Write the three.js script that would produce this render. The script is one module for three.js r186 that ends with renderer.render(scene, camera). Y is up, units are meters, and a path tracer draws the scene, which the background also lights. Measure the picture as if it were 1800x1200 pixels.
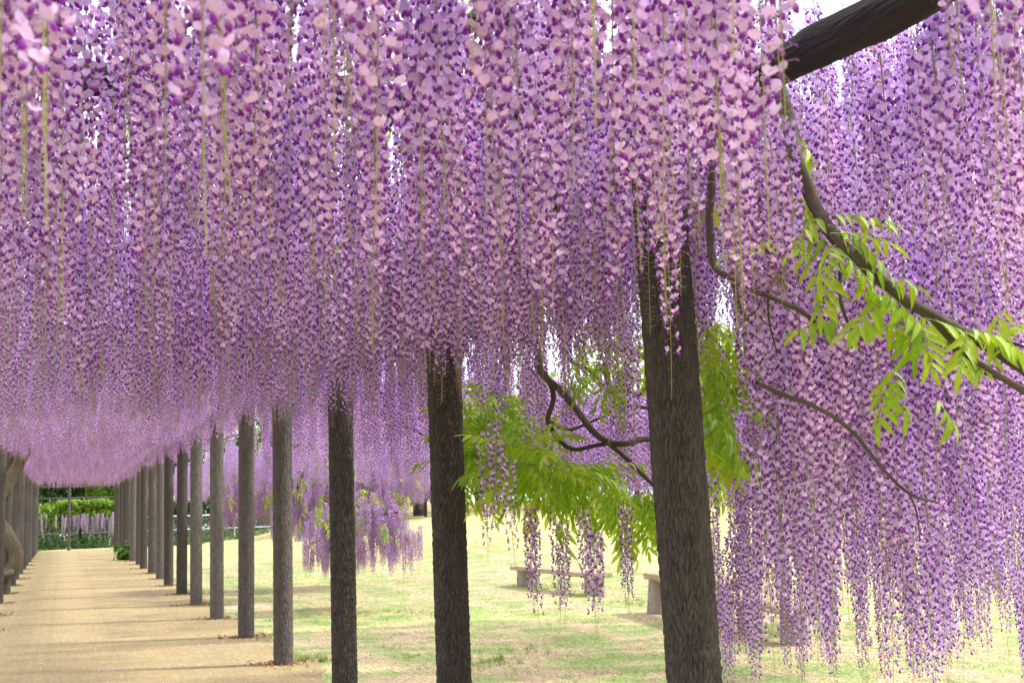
import * as THREE from 'three';
import { mergeGeometries } from 'three/addons/utils/BufferGeometryUtils.js';
import { ImprovedNoise } from 'three/addons/math/ImprovedNoise.js';

// ------------------------------------------------------------------ camera, sky, sun, exposure
const scene = new THREE.Scene();
const V = (x, y, z) => new THREE.Vector3(x, y, z);
const EYE = 1.46, FPX = 2200;                       // eye height; focal length in pixels of an 1800 px wide frame
const camera = new THREE.PerspectiveCamera(2 * Math.atan(600 / FPX) * 180 / Math.PI, 1.5, 0.05, 4000);
{
  const d = V(-789, -302, -FPX).normalize(), r = 0.029;
  const up = V(-r, 1, (789 * r - 302) / FPX).normalize();
  const x = d.clone().cross(up).normalize(), y = up, z = d.clone().negate();
  camera.setRotationFromMatrix(new THREE.Matrix4().makeBasis(x, y, z).transpose());
  camera.position.set(0, EYE, 0);
  camera.updateMatrixWorld(true);
}
camera.focus = 6; camera.userData.fStop = 9;
scene.add(camera);
const renderer = new THREE.WebGLRenderer({ antialias: true });
renderer.toneMapping = THREE.LinearToneMapping;
renderer.toneMappingExposure = 1.58;
renderer.shadowMap.enabled = true;
{
  const W = 256, H = 128, a = new Float32Array(W * H * 4);   // bright thin overcast, even all round
  for (let j = 0; j < H; j++) for (let i = 0; i < W; i++) {
    const e = ((j + 0.5) / H - 0.5) * Math.PI, s = Math.max(0, Math.sin(e)), o = (j * W + i) * 4, k = 1.05 + 0.3 * s;
    a[o] = k * 0.95; a[o + 1] = k * 0.99; a[o + 2] = k * 1.1; a[o + 3] = 1;
  }
  const t = new THREE.DataTexture(a, W, H, THREE.RGBAFormat, THREE.FloatType);
  t.mapping = THREE.EquirectangularReflectionMapping; t.magFilter = THREE.LinearFilter; t.needsUpdate = true;
  scene.background = t; scene.environment = t;
}
const sun = new THREE.DirectionalLight(new THREE.Color(1, 0.97, 0.92), 3.6);
sun.position.set(34, 33, -6); sun.target.position.set(4, 0, -14);
sun.castShadow = true; sun.shadow.radius = 12; sun.shadow.mapSize.set(2048, 2048);
Object.assign(sun.shadow.camera, { left: -45, right: 45, top: 45, bottom: -45, near: 1, far: 140 });
scene.add(sun, sun.target);

// ------------------------------------------------------------------ helpers
let seed = 7;
const rnd = () => { seed = (seed + 0x6d2b79f5) | 0; let t = Math.imul(seed ^ (seed >>> 15), 1 | seed); t = (t + Math.imul(t ^ (t >>> 7), 61 | t)) ^ t; return ((t ^ (t >>> 14)) >>> 0) / 4294967296; };
const rr = (a, b) => a + (b - a) * rnd();
const { clamp, lerp, smoothstep } = THREE.MathUtils;
const perlin = new ImprovedNoise(), noise = (x, y, z = 0) => perlin.noise(x, y, z);
const fbm = (x, y, z = 0) => noise(x, y, z) + 0.5 * noise(x * 2.1, y * 2.1, z + 3) + 0.25 * noise(x * 4.3, y * 4.3, z + 7);
const used = new Map();
function numbered(n) { const k = used.get(n) ?? 0; used.set(n, k + 1); return k ? `${n}_${String(k).padStart(3, '0')}` : n; }
function tag(o, label, category, group, kind) {
  if (label) o.userData.label = label; if (category) o.userData.category = category;
  if (group) o.userData.group = group; if (kind) o.userData.kind = kind; return o;
}
function shade(o) { o.castShadow = o.receiveShadow = true; return o; }
function thing(name, label, category, p = V(0, 0, 0), turn = 0, group) {
  const o = new THREE.Group(); o.name = numbered(name); o.position.copy(p); o.rotation.y = turn; scene.add(o); return tag(o, label, category, group);
}
function part(name, geo, mat, parent = scene) { const m = shade(new THREE.Mesh(geo, mat)); m.name = parent === scene ? numbered(name) : name; parent.add(m); return m; }
function ray(px, py) { return V(px - 900, 600 - py, -FPX).applyQuaternion(camera.quaternion); }
function at(px, py, depth) { const r = ray(px, py); return r.multiplyScalar(depth / -r.z).add(V(0, EYE, 0)); }   // a point `depth` metres down the path from the camera
function groundY(x, z) { const d = -z; return 0.95 * smoothstep(d, 15, 46) * smoothstep(x, 4.5, 14) + 0.03 * noise(x * 0.4, z * 0.4) * smoothstep(x, 2.6, 4); }
function ground(px, py) { const r = ray(px, py); let s = 1; for (let i = 0; i < 60; i++) { const p = r.clone().multiplyScalar(s / -r.z).add(V(0, EYE, 0)); if (p.y < groundY(p.x, p.z)) break; s *= 1.0 + 0.06; } let lo = s / 1.06, hi = s; for (let i = 0; i < 20; i++) { const m = (lo + hi) / 2, p = at(px, py, m); if (p.y < groundY(p.x, p.z)) hi = m; else lo = m; } return at(px, py, hi); }
const viewM = new THREE.Matrix4();
function seen(p) { const q = p.clone().applyMatrix4(camera.matrixWorldInverse); if (q.z > -0.2) return null; return [900 + FPX * q.x / -q.z, 600 - FPX * q.y / -q.z, -q.z]; }
class GB {                                          // grows one indexed, vertex-coloured geometry
  constructor() { this.p = []; this.c = []; this.u = []; this.i = []; }
  grid(nu, nv, f, wrap = false) {                   // f(i, j) -> [Vector3, [r,g,b], [u,v]]
    const b = this.p.length / 3;
    for (let j = 0; j <= nv; j++) for (let i = 0; i <= nu; i++) { const [q, c, t] = f(i / nu, j / nv); this.p.push(q.x, q.y, q.z); this.c.push(...c); this.u.push(...(t ?? [i / nu, j / nv])); }
    const w = nu + 1;
    for (let j = 0; j < nv; j++) for (let i = 0; i < nu; i++) { const a = b + j * w + i; this.i.push(a, a + 1, a + w, a + 1, a + w + 1, a + w); }
  }
  build() {
    const g = new THREE.BufferGeometry();
    g.setAttribute('position', new THREE.Float32BufferAttribute(this.p, 3)); g.setAttribute('color', new THREE.Float32BufferAttribute(this.c, 3));
    g.setAttribute('uv', new THREE.Float32BufferAttribute(this.u, 2)); g.setIndex(this.i); g.computeVertexNormals(); return g;
  }
}
function dataTex(n, m, f, srgb = true) {            // f(u, v) -> [r,g,b] 0..1
  const a = new Uint8Array(n * m * 4);
  for (let j = 0; j < m; j++) for (let i = 0; i < n; i++) { const c = f(i / n, j / m), o = (j * n + i) * 4; for (let k = 0; k < 3; k++) a[o + k] = clamp(c[k] * 255, 0, 255); a[o + 3] = 255; }
  const t = new THREE.DataTexture(a, n, m); t.wrapS = t.wrapT = THREE.RepeatWrapping; t.magFilter = THREE.LinearFilter; t.minFilter = THREE.LinearFilter;
  if (srgb) t.colorSpace = THREE.SRGBColorSpace; t.needsUpdate = true; return t;
}
// noise that repeats every 1 in u and v
function tile(u, v, fu, fv, s = 0) { const A = u * 2 * Math.PI, B = v * 2 * Math.PI; return noise(Math.cos(A) * fu / 6.28 + s, Math.sin(A) * fu / 6.28 + s * 1.7, Math.cos(B) * fv / 6.28 + 9 + s) * 0.7 + noise(Math.sin(B) * fv / 6.28 + 3 + s, Math.cos(A) * fu / 6.28 + 5, Math.sin(A) * fu / 6.28 - s) * 0.7; }

// ------------------------------------------------------------------ materials
const petalMat = new THREE.MeshPhysicalMaterial({ vertexColors: true, roughness: 0.93, transmission: 0.34, thickness: 0, specularIntensity: 0.35, side: THREE.DoubleSide });
const veinTex = dataTex(64, 128, (u, v) => { const x = Math.abs(u - 0.5) * 2, side = Math.abs(((v * 9 - x * 1.6) % 1 + 1) % 1 - 0.5) < 0.07 ? 0.09 : 0, m = 0.08 * noise(u * 9, v * 14, 2) + 0.05 * noise(u * 30, v * 40, 5), k = 0.94 + side + (x < 0.06 ? 0.06 : 0) + m; return [k, k, k]; });
const leafMat = new THREE.MeshPhysicalMaterial({ vertexColors: true, map: veinTex, roughness: 0.62, transmission: 0.58, thickness: 0, specularIntensity: 0.6, side: THREE.DoubleSide });
const darkLeafMat = new THREE.MeshPhysicalMaterial({ vertexColors: true, roughness: 0.8, transmission: 0.3, thickness: 0, specularIntensity: 0.4, side: THREE.DoubleSide });
const barkBump = dataTex(512, 512, (u, v) => { const w = tile(u, v, 9, 3, 2) * 0.05, r = 1 - Math.abs(tile(u + w, v, 34, 7, 1)) * 2.2, g = tile(u, v, 90, 40, 4); const k = clamp(0.35 + 0.5 * r + 0.3 * g, 0, 1); return [k, k, k]; }, false);
const barkTone = dataTex(512, 512, (u, v) => { const r = 1 - Math.abs(tile(u + tile(u, v, 9, 3, 2) * 0.05, v, 34, 7, 1)) * 2, g = tile(u, v, 60, 30, 8), l = tile(u, v, 5, 4, 6); const k = 0.72 + 0.03 * r + 0.09 * g + 0.16 * l; return [k, k * 0.985, k * 0.96]; });
const postMats = [[0.125, 0.111, 0.1], [0.15, 0.135, 0.12], [0.19, 0.175, 0.157], [0.24, 0.225, 0.203]].map((c) => new THREE.MeshStandardMaterial({ color: new THREE.Color().setRGB(...c), map: barkTone, bumpMap: barkBump, bumpScale: 0.004, roughness: 0.88 }));
const limbMat = new THREE.MeshStandardMaterial({ color: new THREE.Color().setRGB(0.17, 0.135, 0.1), map: barkTone, bumpMap: barkBump, bumpScale: 0.004, roughness: 0.95 });
const trunkMat = new THREE.MeshStandardMaterial({ color: new THREE.Color().setRGB(0.25, 0.205, 0.135), map: barkTone, bumpMap: barkBump, bumpScale: 0.02, roughness: 0.95 });
const darkBarkMat = new THREE.MeshStandardMaterial({ color: new THREE.Color().setRGB(0.038, 0.033, 0.031), map: barkTone, bumpMap: barkBump, bumpScale: 0.006, roughness: 0.95 });
const woodTex = dataTex(512, 256, (u, v) => { const g = tile(u, v, 3, 60, 2), f = tile(u, v, 12, 140, 5), l = tile(u, v, 4, 4, 3); const k = 0.74 + 0.13 * g + 0.1 * f + 0.12 * l; return [k, k * 0.93, k * 0.8]; });
const plankMat = new THREE.MeshStandardMaterial({ color: new THREE.Color().setRGB(0.86, 0.79, 0.66), map: woodTex, bumpMap: woodTex, bumpScale: 0.004, roughness: 0.85 });
const stumpMat = new THREE.MeshStandardMaterial({ color: new THREE.Color().setRGB(0.62, 0.57, 0.5), map: barkTone, bumpMap: barkBump, bumpScale: 0.01, roughness: 0.95 });
const steelMat = new THREE.MeshStandardMaterial({ color: new THREE.Color().setRGB(0.62, 0.66, 0.68), roughness: 0.5, metalness: 0.2 });
const darkSteelMat = new THREE.MeshStandardMaterial({ color: new THREE.Color().setRGB(0.06, 0.055, 0.05), roughness: 0.7 });

// ------------------------------------------------------------------ ground and path
{
  const tex = dataTex(1024, 1024, (u, v) => {      // 4 m of dry straw and short green grass
    const g = tile(u, v, 10, 10, 1) + 0.6 * tile(u, v, 26, 26, 3), f = tile(u, v, 150, 260, 2), h = tile(u, v, 300, 160, 6), k = smoothstep(g + 0.35 * f, -0.12, 0.4);
    const s = 1 + 0.28 * f + 0.22 * h;
    return [lerp(0.76, 0.6, k) * s, lerp(0.695, 0.67, k) * s, lerp(0.54, 0.4, k) * s];
  });
  const bump = dataTex(1024, 1024, (u, v) => { const k = 0.5 + 0.5 * tile(u, v, 150, 260, 2) + 0.3 * tile(u, v, 300, 160, 6); return [k, k, k]; }, false);
  const mat = new THREE.MeshStandardMaterial({ vertexColors: true, map: tex, bumpMap: bump, bumpScale: 0.02, roughness: 1 });
  const g = new GB(), sx = (t) => Math.sign(t) * (Math.abs(t) * 22 + Math.pow(Math.abs(t), 5) * 900);
  g.grid(220, 260, (a, b) => {
    const x = sx(a * 2 - 1) + 4, zt = b * 1.25 - 0.25, z = -(zt < 0 ? zt * 300 : zt * 50 + Math.pow(zt, 6) * 1000);
    const n = fbm(x * 0.22, z * 0.22, 1), m = fbm(x * 0.9, z * 0.9, 4), k = smoothstep(n + 0.4 * m - 0.35 * smoothstep(x, 6, 2.5), -0.15, 0.6);
    const dry = smoothstep(x, 5.2, 3.2) * smoothstep(-z, 30, 6);          // trodden bare earth by the path
    const soil = smoothstep(-z, 42, 47) * smoothstep(x, 9, 7);           // bare brown earth at the back
    const c = [lerp(1.0, 0.88, k), lerp(0.96, 1.0, k), lerp(0.95, 0.74, k)], e = [1.0, 0.86, 0.76];
    for (let i = 0; i < 3; i++) { c[i] = lerp(c[i], e[i], dry * 0.7); c[i] = lerp(c[i], [0.5, 0.38, 0.33][i], soil * 0.8); }
    return [V(x, groundY(x, z), z), c, [x / 4, z / 4]];
  });
  tag(part('lawn', g.build(), mat), 'sunlit lawn of dry straw and green patches beside the posts', 'lawn', null, 'structure');
  // path
  const ptex = dataTex(1024, 1024, (u, v) => { const l = tile(u, v, 5, 8, 1), m = tile(u, v, 40, 40, 2), f = tile(u, v, 280, 280, 3), p = tile(u, v, 420, 420, 9); const k = 0.8 + 0.07 * l + 0.08 * m + 0.22 * f + (p > 0.42 ? 0.2 : 0); return [k * 0.78, k * 0.69, k * 0.485]; });
  const pbump = dataTex(1024, 1024, (u, v) => { const k = 0.5 + 0.4 * tile(u, v, 280, 280, 3) + 0.2 * tile(u, v, 40, 40, 2); return [k, k, k]; }, false);
  const pm = new THREE.MeshStandardMaterial({ map: ptex, bumpMap: pbump, bumpScale: 0.008, roughness: 1 });
  const q = new GB();
  q.grid(40, 240, (a, b) => {
    const z = 6 - b * 58.5, L = -1.22 + 0.12 * noise(z * 0.9, 3) + 0.06 * noise(z * 3, 3), R = 2.2 + 0.22 * noise(z * 0.7, 8) + 0.1 * noise(z * 2.7, 8), x = lerp(L, R, a);
    const edge = Math.min(1, Math.min(a, 1 - a) * 14);
    return [V(x, 0.006 * edge + 0.004 + 0.012 * (noise(x * 1.3, z * 0.9, 5) + 0.5 * noise(x * 4, z * 4, 2)) * edge * 0.4, z), [1, 1, 1], [x / 1.6, z / 1.6]];
  });
  tag(part('path', q.build(), pm), 'straight tan gravel path between the two rows of posts', 'path', null, 'structure');
}

// ------------------------------------------------------------------ pergola: bark-textured posts, log purlins, cross logs
const RX = 1.95, LX = -1.0, Z0 = 3.9, DZ = 2.69, NPOST = 19, purlinY = (k) => 2.67 + 0.14 * smoothstep(k, 1, 5);
function logGeo(R, L, nu, nv, amp, s, f = 5.2) {             // along +y from 0 to L, furrowed like bark
  const g = new GB();
  g.grid(nu, nv, (a, b) => {
    const t = a * 2 * Math.PI, cx = Math.cos(t), cz = Math.sin(t), y = b * L, w = 0.35 * noise(y * 4 + s, cx * 1.5, cz * 1.5);
    const q = Math.pow(1 - Math.min(1, Math.abs(noise(cx * f + w + s, y * f * 2.4, cz * f + w)) * 3), 1.5);
    const k = noise(cx * f * 2 + s, y * f * 3, cz * f * 2), r = R * (1 + 0.02 * noise(cx * 0.8 + s, y * 1.4, cz * 0.8)) + amp * (0.5 - q) + amp * 0.45 * k;
    return [V(cx * r, y, cz * r), [1, 1, 1], [a * Math.max(1, Math.round(R * 24)), y * 3]];
  });
  const n = nu; g.grid(n, 1, (a, b) => { const t = a * 2 * Math.PI; return [V(Math.cos(t) * R * (1 - b), L, Math.sin(t) * R * (1 - b)), [1, 1, 1]]; });
  return g.build();
}
const pergola = thing('pergola', 'long pergola of two rows of bark-textured posts lining the gravel path', 'pergola');
{
  const R = 0.0875, H = 2.64, geos = [1, 5].map((s) => logGeo(R, H, 120, 260, 0.007, s, 7.5)), fine = logGeo(R, H, 216, 420, 0.0115, 3, 9);
  const tone = [0, 0, 1, 2, 2, 3, 3, 0, 0, 3, 2, 1, 2, 3, 2, 1, 1, 1, 1], lean = [[0.03, 0], [0.012, 0.004], [0.004, 0], [0, 0]], shift = [0.1, 0.04, 0.01];
  for (let k = 0; k < NPOST; k++) for (const x of [RX, LX]) {
    if (x === LX && k < 5) continue;
    const m = part('post', k < 3 && x > 0 ? fine : geos[(k + (x < 0 ? 1 : 0)) % 2], postMats[x > 0 ? tone[k] : k % 3], pergola), l = lean[k] ?? [rr(-0.004, 0.004), rr(-0.004, 0.004)];
    m.scale.y = (purlinY(k) - 0.03) / 2.64; m.rotation.order = 'ZXY'; m.position.set(x + (k > 3 ? rr(-0.02, 0.02) : x > 0 ? shift[k] ?? 0 : 0), -0.03, -(Z0 + DZ * k)); m.rotation.set(l[1], x > 0 ? [1.2, 2.6, 0.5, 4][k % 4] : k * 1.7, l[0]);
  }
  const purs = [0, 1].map((v) => { const pts = []; for (let t = 0; t <= 8; t++) pts.push(V(0.012 * Math.sin(t * 1.7 + v * 2), 0.014 * Math.sin(t * 1.1 + v), -t / 8 * (DZ + 0.1))); return limbGeo(pts, 0.06, 0.054, 28, 10, 0.2); }), cross = logGeo(0.052, 4.1, 40, 110, 0.004, 7).rotateZ(-Math.PI / 2), bat = logGeo(0.02, DZ + 0.06, 8, 6, 0.001, 2).rotateX(-Math.PI / 2);
  for (let k = -1; k < NPOST; k++) {
    for (const x of [RX, LX]) part('purlin', purs[(k + 2) % 2], darkBarkMat, pergola).position.set(x, purlinY(k) + (k % 2 ? 0.004 : 0), -(Z0 + DZ * k) + 0.05);
    part('cross_log', cross, darkBarkMat, pergola).position.set(-1.55, purlinY(k) + 0.115, -(Z0 + DZ * k) - 0.03);
    for (let i = 0; i < 5; i++) part('batten', bat, darkBarkMat, pergola).position.set(-0.75 + i * 0.62, purlinY(k) + 0.19 + (k % 2 ? 0.002 : 0), -(Z0 + DZ * k) + 0.03);
  }
}

// ------------------------------------------------------------------ wisteria: flower, raceme, leaf
let TONE = 0;
const tint = (c, k, h = 0) => [c[0] * k * (1 + h), c[1] * k, c[2] * k * (1 - h * 0.5)];
const CB = [0.81, 0.61, 0.945], CY = [0.82, 0.72, 0.5], CK = [0.26, 0.02, 0.36], CP = [0.46, 0.3, 0.36], CS = [0.28, 0.31, 0.05];
function rod(g, a, b, r0, r1, n, c0, c1 = c0) {
  const d = b.clone().sub(a).normalize(), e = Math.abs(d.y) > 0.9 ? V(1, 0, 0) : V(0, 1, 0), x = e.cross(d).normalize(), y = d.clone().cross(x);
  g.grid(n, 1, (i, j) => { const t = i * 2 * Math.PI, r = j ? r1 : r0, q = (j ? b : a).clone().addScaledVector(x, Math.cos(t) * r).addScaledVector(y, Math.sin(t) * r); return [q, j ? c1 : c0]; });
}
function pod(g, M, len, hw, hh, c0, c1, nu = 6, nv = 3) {   // wings and keel, or a bud: along +x
  g.grid(nu, nv, (i, j) => { const t = i * 2 * Math.PI, s = Math.pow(Math.sin(Math.PI * (0.06 + 0.88 * j)), 0.75), q = V(len * j, Math.sin(t) * hh * s + 0.15 * len * (j - j * j) * -1, Math.cos(t) * hw * s).applyMatrix4(M), k = smoothstep(j, 0.1, 0.62); return [q, [lerp(c0[0], c1[0], k), lerp(c0[1], c1[1], k), lerp(c0[2], c1[2], k)]]; });
}
const mz = (a) => new THREE.Matrix4().makeRotationZ(a), my = (a) => new THREE.Matrix4().makeRotationY(a), mx = (a) => new THREE.Matrix4().makeRotationX(a), mt = (x, y, z) => new THREE.Matrix4().makeTranslation(x, y, z);
function flower(g, M, s, open, hue) {               // pedicel from the origin along +x, flower at its end
  const ped = rr(0.02, 0.03) * (0.5 + 0.5 * s), dy = rr(-0.004, 0.006), tip = V(ped, dy, 0), k = rr(0.72, 1.22);
  rod(g, V(0, 0, 0).applyMatrix4(M), tip.clone().applyMatrix4(M), 0.0006, 0.0005, 3, CP);
  const B = M.clone().multiply(mt(tip.x, tip.y, 0)).multiply(mx(rr(-0.35, 0.35)));
  if (!open) { pod(g, B.clone().multiply(mz(rr(-1.1, -0.5))), 0.015 * s, 0.0029 * s, 0.0034 * s, tint([0.4, 0.22, 0.42], k), tint([0.36, 0.13, 0.45], k), 5, 3); return; }
  pod(g, B.clone().multiply(mz(rr(-1.25, -0.75))), 0.0165 * s, 0.0041 * s, 0.0054 * s, tint([0.5, 0.27, 0.6], k, hue), tint(CK, rr(0.75, 1.25), hue), 6, 4);
  const e = rr(0.05, 1.0), wv = rr(0, 6), fold = rr(0.15, 0.5), m = B.clone().multiply(mz(e)), curl = rr(0.7, 1.3), w = 0.0110 * s * rr(0.9, 1.1);
  g.grid(6, 4, (a, v) => {
    const u = a * 2 - 1, wid = w * Math.pow(Math.sin(Math.PI * (0.13 + 0.74 * Math.pow(v, 1.15))), 0.65), y = 0.0188 * s * v * (1 - 0.14 * u * u * v);
    const q = V(y * (1 - (v > 0.9 ? 0.06 * Math.exp(-u * u * 9) : 0)), s * (curl * (0.006 * u * u + 0.005 * v * v * v) - 0.0035 * fold * Math.exp(-u * u * 14) + 0.0011 * v * Math.sin(u * 4 + wv)), u * wid).applyMatrix4(m), bl = smoothstep(1 - Math.hypot(u * 1.9, (v - 0.3) * 3), 0.1, 0.8);
    const c = tint([lerp(CB[0], 0.68, TONE), lerp(CB[1], 0.43, TONE), lerp(CB[2], 0.86, TONE)], k * (1 - 0.1 * v), hue); return [q, [lerp(c[0], CY[0], bl * 0.6), lerp(c[1], CY[1], bl * 0.6), lerp(c[2], CY[2], bl * 0.6)]];
  });
}
function racemeStem(L, wob) { const g = new GB(); g.grid(5, 12, (i, j) => { const t = i * 2 * Math.PI, r = lerp(0.0021, 0.0007, j); return [V(Math.cos(t) * r + wob(j).x, -j * L, Math.sin(t) * r + wob(j).z), tint(CS, lerp(0.85, 1.5, j))]; }); return g.build(); }
function racemePlan(L, dens = 1) {                  // where each flower sits: [matrix, size, open]
  const out = [], a0 = rr(0, 6), w1 = rr(-0.02, 0.02), w2 = rr(-0.02, 0.02), wob = (j) => V(w1 * Math.sin(j * 3), 0, w2 * Math.sin(j * 2.4));
  let y = 0.05, i = 0;
  while (y < L - 0.012) {
    const j = y / L, o = wob(j), open = j < 0.8 + rr(-0.08, 0.08), s = open ? lerp(1.06, 0.86, smoothstep(j, 0.3, 0.78)) : lerp(0.85, 0.2, smoothstep(j, 0.72, 0.98));
    out.push([mt(o.x, -y, o.z).multiply(my(a0 + i * 2.4 + rr(-0.4, 0.4))), s * rr(0.92, 1.08), open]);
    y += (open ? 0.0059 : lerp(0.009, 0.0045, smoothstep(j, 0.75, 1))) / dens * rr(0.7, 1.3); i++;
  }
  return { out, wob };
}
function racemeGeo(L, hue = 0, dens = 1, tone = 0) { TONE = tone; const g = new GB(), pl = racemePlan(L, dens); for (const [M, s, o] of pl.out) flower(g, M, s, o, hue + rr(-0.05, 0.05)); return { flowers: g.build(), stem: racemeStem(L, pl.wob), L }; }
const LENGTHS = [0.5, 0.62, 0.75, 0.88, 1.02];
const protos = LENGTHS.flatMap((L) => [[0, 0], [0.05, 0.25], [-0.02, 0.75]].map(([h, t]) => ({ ...racemeGeo(L, h, 1, t), t }))), thinProtos = [0.5, 0.65, 0.8].flatMap((L) => [0, 0.5].map((t) => ({ ...racemeGeo(L, 0.0, 0.56, t), t })));
const massProto = (() => { const r = racemeGeo(0.8, 0, 1, 0.25); return { geo: mergeGeometries([r.flowers, r.stem]), L: 0.8 }; })();
const shortMass = (() => { const r = racemeGeo(0.5, 0.03, 1, 0.25); return { geo: mergeGeometries([r.flowers, r.stem]), L: 0.5 }; })();
function protoMesh(r) { const m = shade(new THREE.Mesh(r.flowers, petalMat)); m.name = 'flower_cluster'; const s = shade(new THREE.Mesh(r.stem, petalMat)); s.name = 'stem'; m.add(s); return m; }
const protoMeshes = protos.map(protoMesh), thinMeshes = thinProtos.map(protoMesh);
// hang a vine's racemes: the ones that show largest as parts, the others as one mass
function hang(vine, list, most = 300, mass = massProto) {
  for (const r of list) {
    const a = seen(r.p), b = seen(r.p.clone().add(V(0, -r.L, 0)));
    const vis = a && b && Math.max(a[0], b[0]) > -40 && Math.min(a[0], b[0]) < 1840 && b[1] > 0 && a[1] < 1200;
    r.score = vis ? (b[1] - Math.max(0, a[1])) * (r.front ?? 1) / b[2] : -1;
  }
  list.sort((a, b) => b.score - a.score);
  const n = Math.min(most, list.filter((r) => r.score > 0).length);
  list.slice(0, n).forEach((r) => {
    const ps = r.thin ? thinProtos : protos, ms = r.thin ? thinMeshes : protoMeshes; let best = 0;
    const want = clamp(0.36 + 0.9 * fbm(r.p.x * 0.9, r.p.z * 0.9, 21) + rr(-0.25, 0.25), 0, 0.85), cost = (p) => Math.abs(p.L - r.L) + 0.25 * Math.abs(p.t - want); ps.forEach((p, i) => { if (cost(p) < cost(ps[best])) best = i; });
    const m = ms[best].clone(); m.position.copy(r.p).sub(vine.position); m.rotation.set(rr(-0.03, 0.03), rr(0, 6.28), rr(-0.03, 0.03)); m.scale.setScalar(clamp(r.L / ps[best].L, 0.85, 1.15)); vine.add(m);
  });
  const rest = list.slice(n);
  if (rest.length) {
    const im = shade(new THREE.InstancedMesh(mass.geo, petalMat, rest.length)); im.name = 'flower_cluster_mass'; tag(im, null, null, null, 'stuff');
    const o = new THREE.Object3D(), c = new THREE.Color();
    rest.forEach((r, i) => { o.position.copy(r.p).sub(vine.position); o.rotation.set(rr(-0.03, 0.03), rr(0, 6.28), rr(-0.03, 0.03)); o.scale.setScalar(clamp(r.L / mass.L, 0.7, 1.3)); o.updateMatrix(); im.setMatrixAt(i, o.matrix); const k = rr(0.9, 1.1), w = clamp(0.36 + 0.9 * fbm(r.p.x * 0.9, r.p.z * 0.9, 21) + rr(-0.25, 0.25), 0, 0.85) - 0.3; im.setColorAt(i, c.setRGB(k * (1 - 0.15 * w), k * (1 - 0.32 * w), k * (1 - 0.06 * w))); });
    vine.add(im);
  }
}
// compound leaf: rachis along +x, arching down, leaflets in pairs
function leaflet(g, M, len, wid, col, sag) {
  g.grid(2, 4, (a, v) => { const u = a * 2 - 1, w = wid * Math.pow(Math.sin(Math.PI * Math.min(1, 0.1 + 0.9 * v)), 0.85) * (1 - 0.25 * v); return [V(len * v, -sag * len * v * v + Math.abs(u) * w * 0.35, u * w).applyMatrix4(M), tint(col, u === 0 ? 1.1 : 1)]; });
}
function leafPlan(n, L, sag) {
  const out = [], P = (t) => V(L * t, L * (0.12 * t - sag * t * t), 0);
  for (let i = 0; i < n; i++) { const t = 0.22 + 0.7 * i / (n - 1), p = P(t); for (const s of [-1, 1]) out.push(mt(p.x, p.y, 0).multiply(my(-s * rr(0.75, 1.15))).multiply(mz(rr(-0.5, 0.05) - sag * t)).multiply(mx(rr(-0.3, 0.3)))); }
  const e = P(1); out.push(mt(e.x, e.y, 0).multiply(mz(-sag * 1.4)));
  return { out, P };
}
const LEAFC = [[0.42, 0.64, 0.014], [0.5, 0.7, 0.014], [0.33, 0.56, 0.016], [0.53, 0.69, 0.03]], DARKC = [[0.06, 0.13, 0.012], [0.09, 0.18, 0.015]];
function rachis(P) { const g = new GB(); g.grid(4, 6, (i, j) => { const q = P(j), t = i * 2 * Math.PI, r = lerp(0.0016, 0.0007, j); return [V(q.x, q.y + Math.sin(t) * r, Math.cos(t) * r), [0.3, 0.36, 0.05]]; }); return g.build(); }
function leafGeo(col, len = 0.078) { const g = new GB(), sag = rr(0.2, 0.75), pl = leafPlan(5 + Math.floor(rnd() * 2), rr(0.22, 0.31), sag); for (const M of pl.out) leaflet(g, M, len * rr(0.85, 1.15), len * 0.15 * rr(0.9, 1.15), tint(col, rr(0.85, 1.15), rr(-0.06, 0.06)), rr(0.1, 0.5)); return mergeGeometries([g.build(), rachis(pl.P)]); }
const leafGeos = LEAFC.flatMap((c) => [leafGeo(c), leafGeo(c)]), darkLeafGeos = DARKC.flatMap((c) => [leafGeo(c), leafGeo(c)]);
const leafletGeos = LEAFC.map((c) => { const g = new GB(); leaflet(g, new THREE.Matrix4(), 0.094, 0.0145, c, 0.35); return g.build(); });
function aim(o, dir, roll = 0) { const x = dir.clone().normalize(), z = x.clone().cross(V(0, 1, 0)).normalize(), y = z.clone().cross(x); o.quaternion.setFromRotationMatrix(new THREE.Matrix4().makeBasis(x, y, z)); o.rotateX(roll); }
function addLeaf(vine, p, dir, geos = leafGeos, mat = leafMat, scale = 1) { const m = part('leaf', geos[Math.floor(rnd() * geos.length)], mat, vine); m.position.copy(p).sub(vine.position); aim(m, dir, rr(-0.5, 0.5)); m.scale.setScalar(scale * rr(0.85, 1.2)); return m; }
function addFineLeaf(vine, p, dir, L = 0.24, n = 5) {      // leaflets as pieces of their own
  const pl = leafPlan(n, L, rr(0.1, 0.4)), o = part('leaf', rachis(pl.P), leafMat, vine); o.position.copy(p).sub(vine.position); aim(o, dir, rr(-0.4, 0.4));
  const c = Math.floor(rnd() * 4);
  for (const M of pl.out) { const q = part('leaflet', leafletGeos[(c + (rnd() < 0.3 ? 1 : 0)) % 4], leafMat, o); M.decompose(q.position, q.quaternion, q.scale); q.scale.setScalar(rr(0.62, 0.96)); }
  return o;
}
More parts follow.
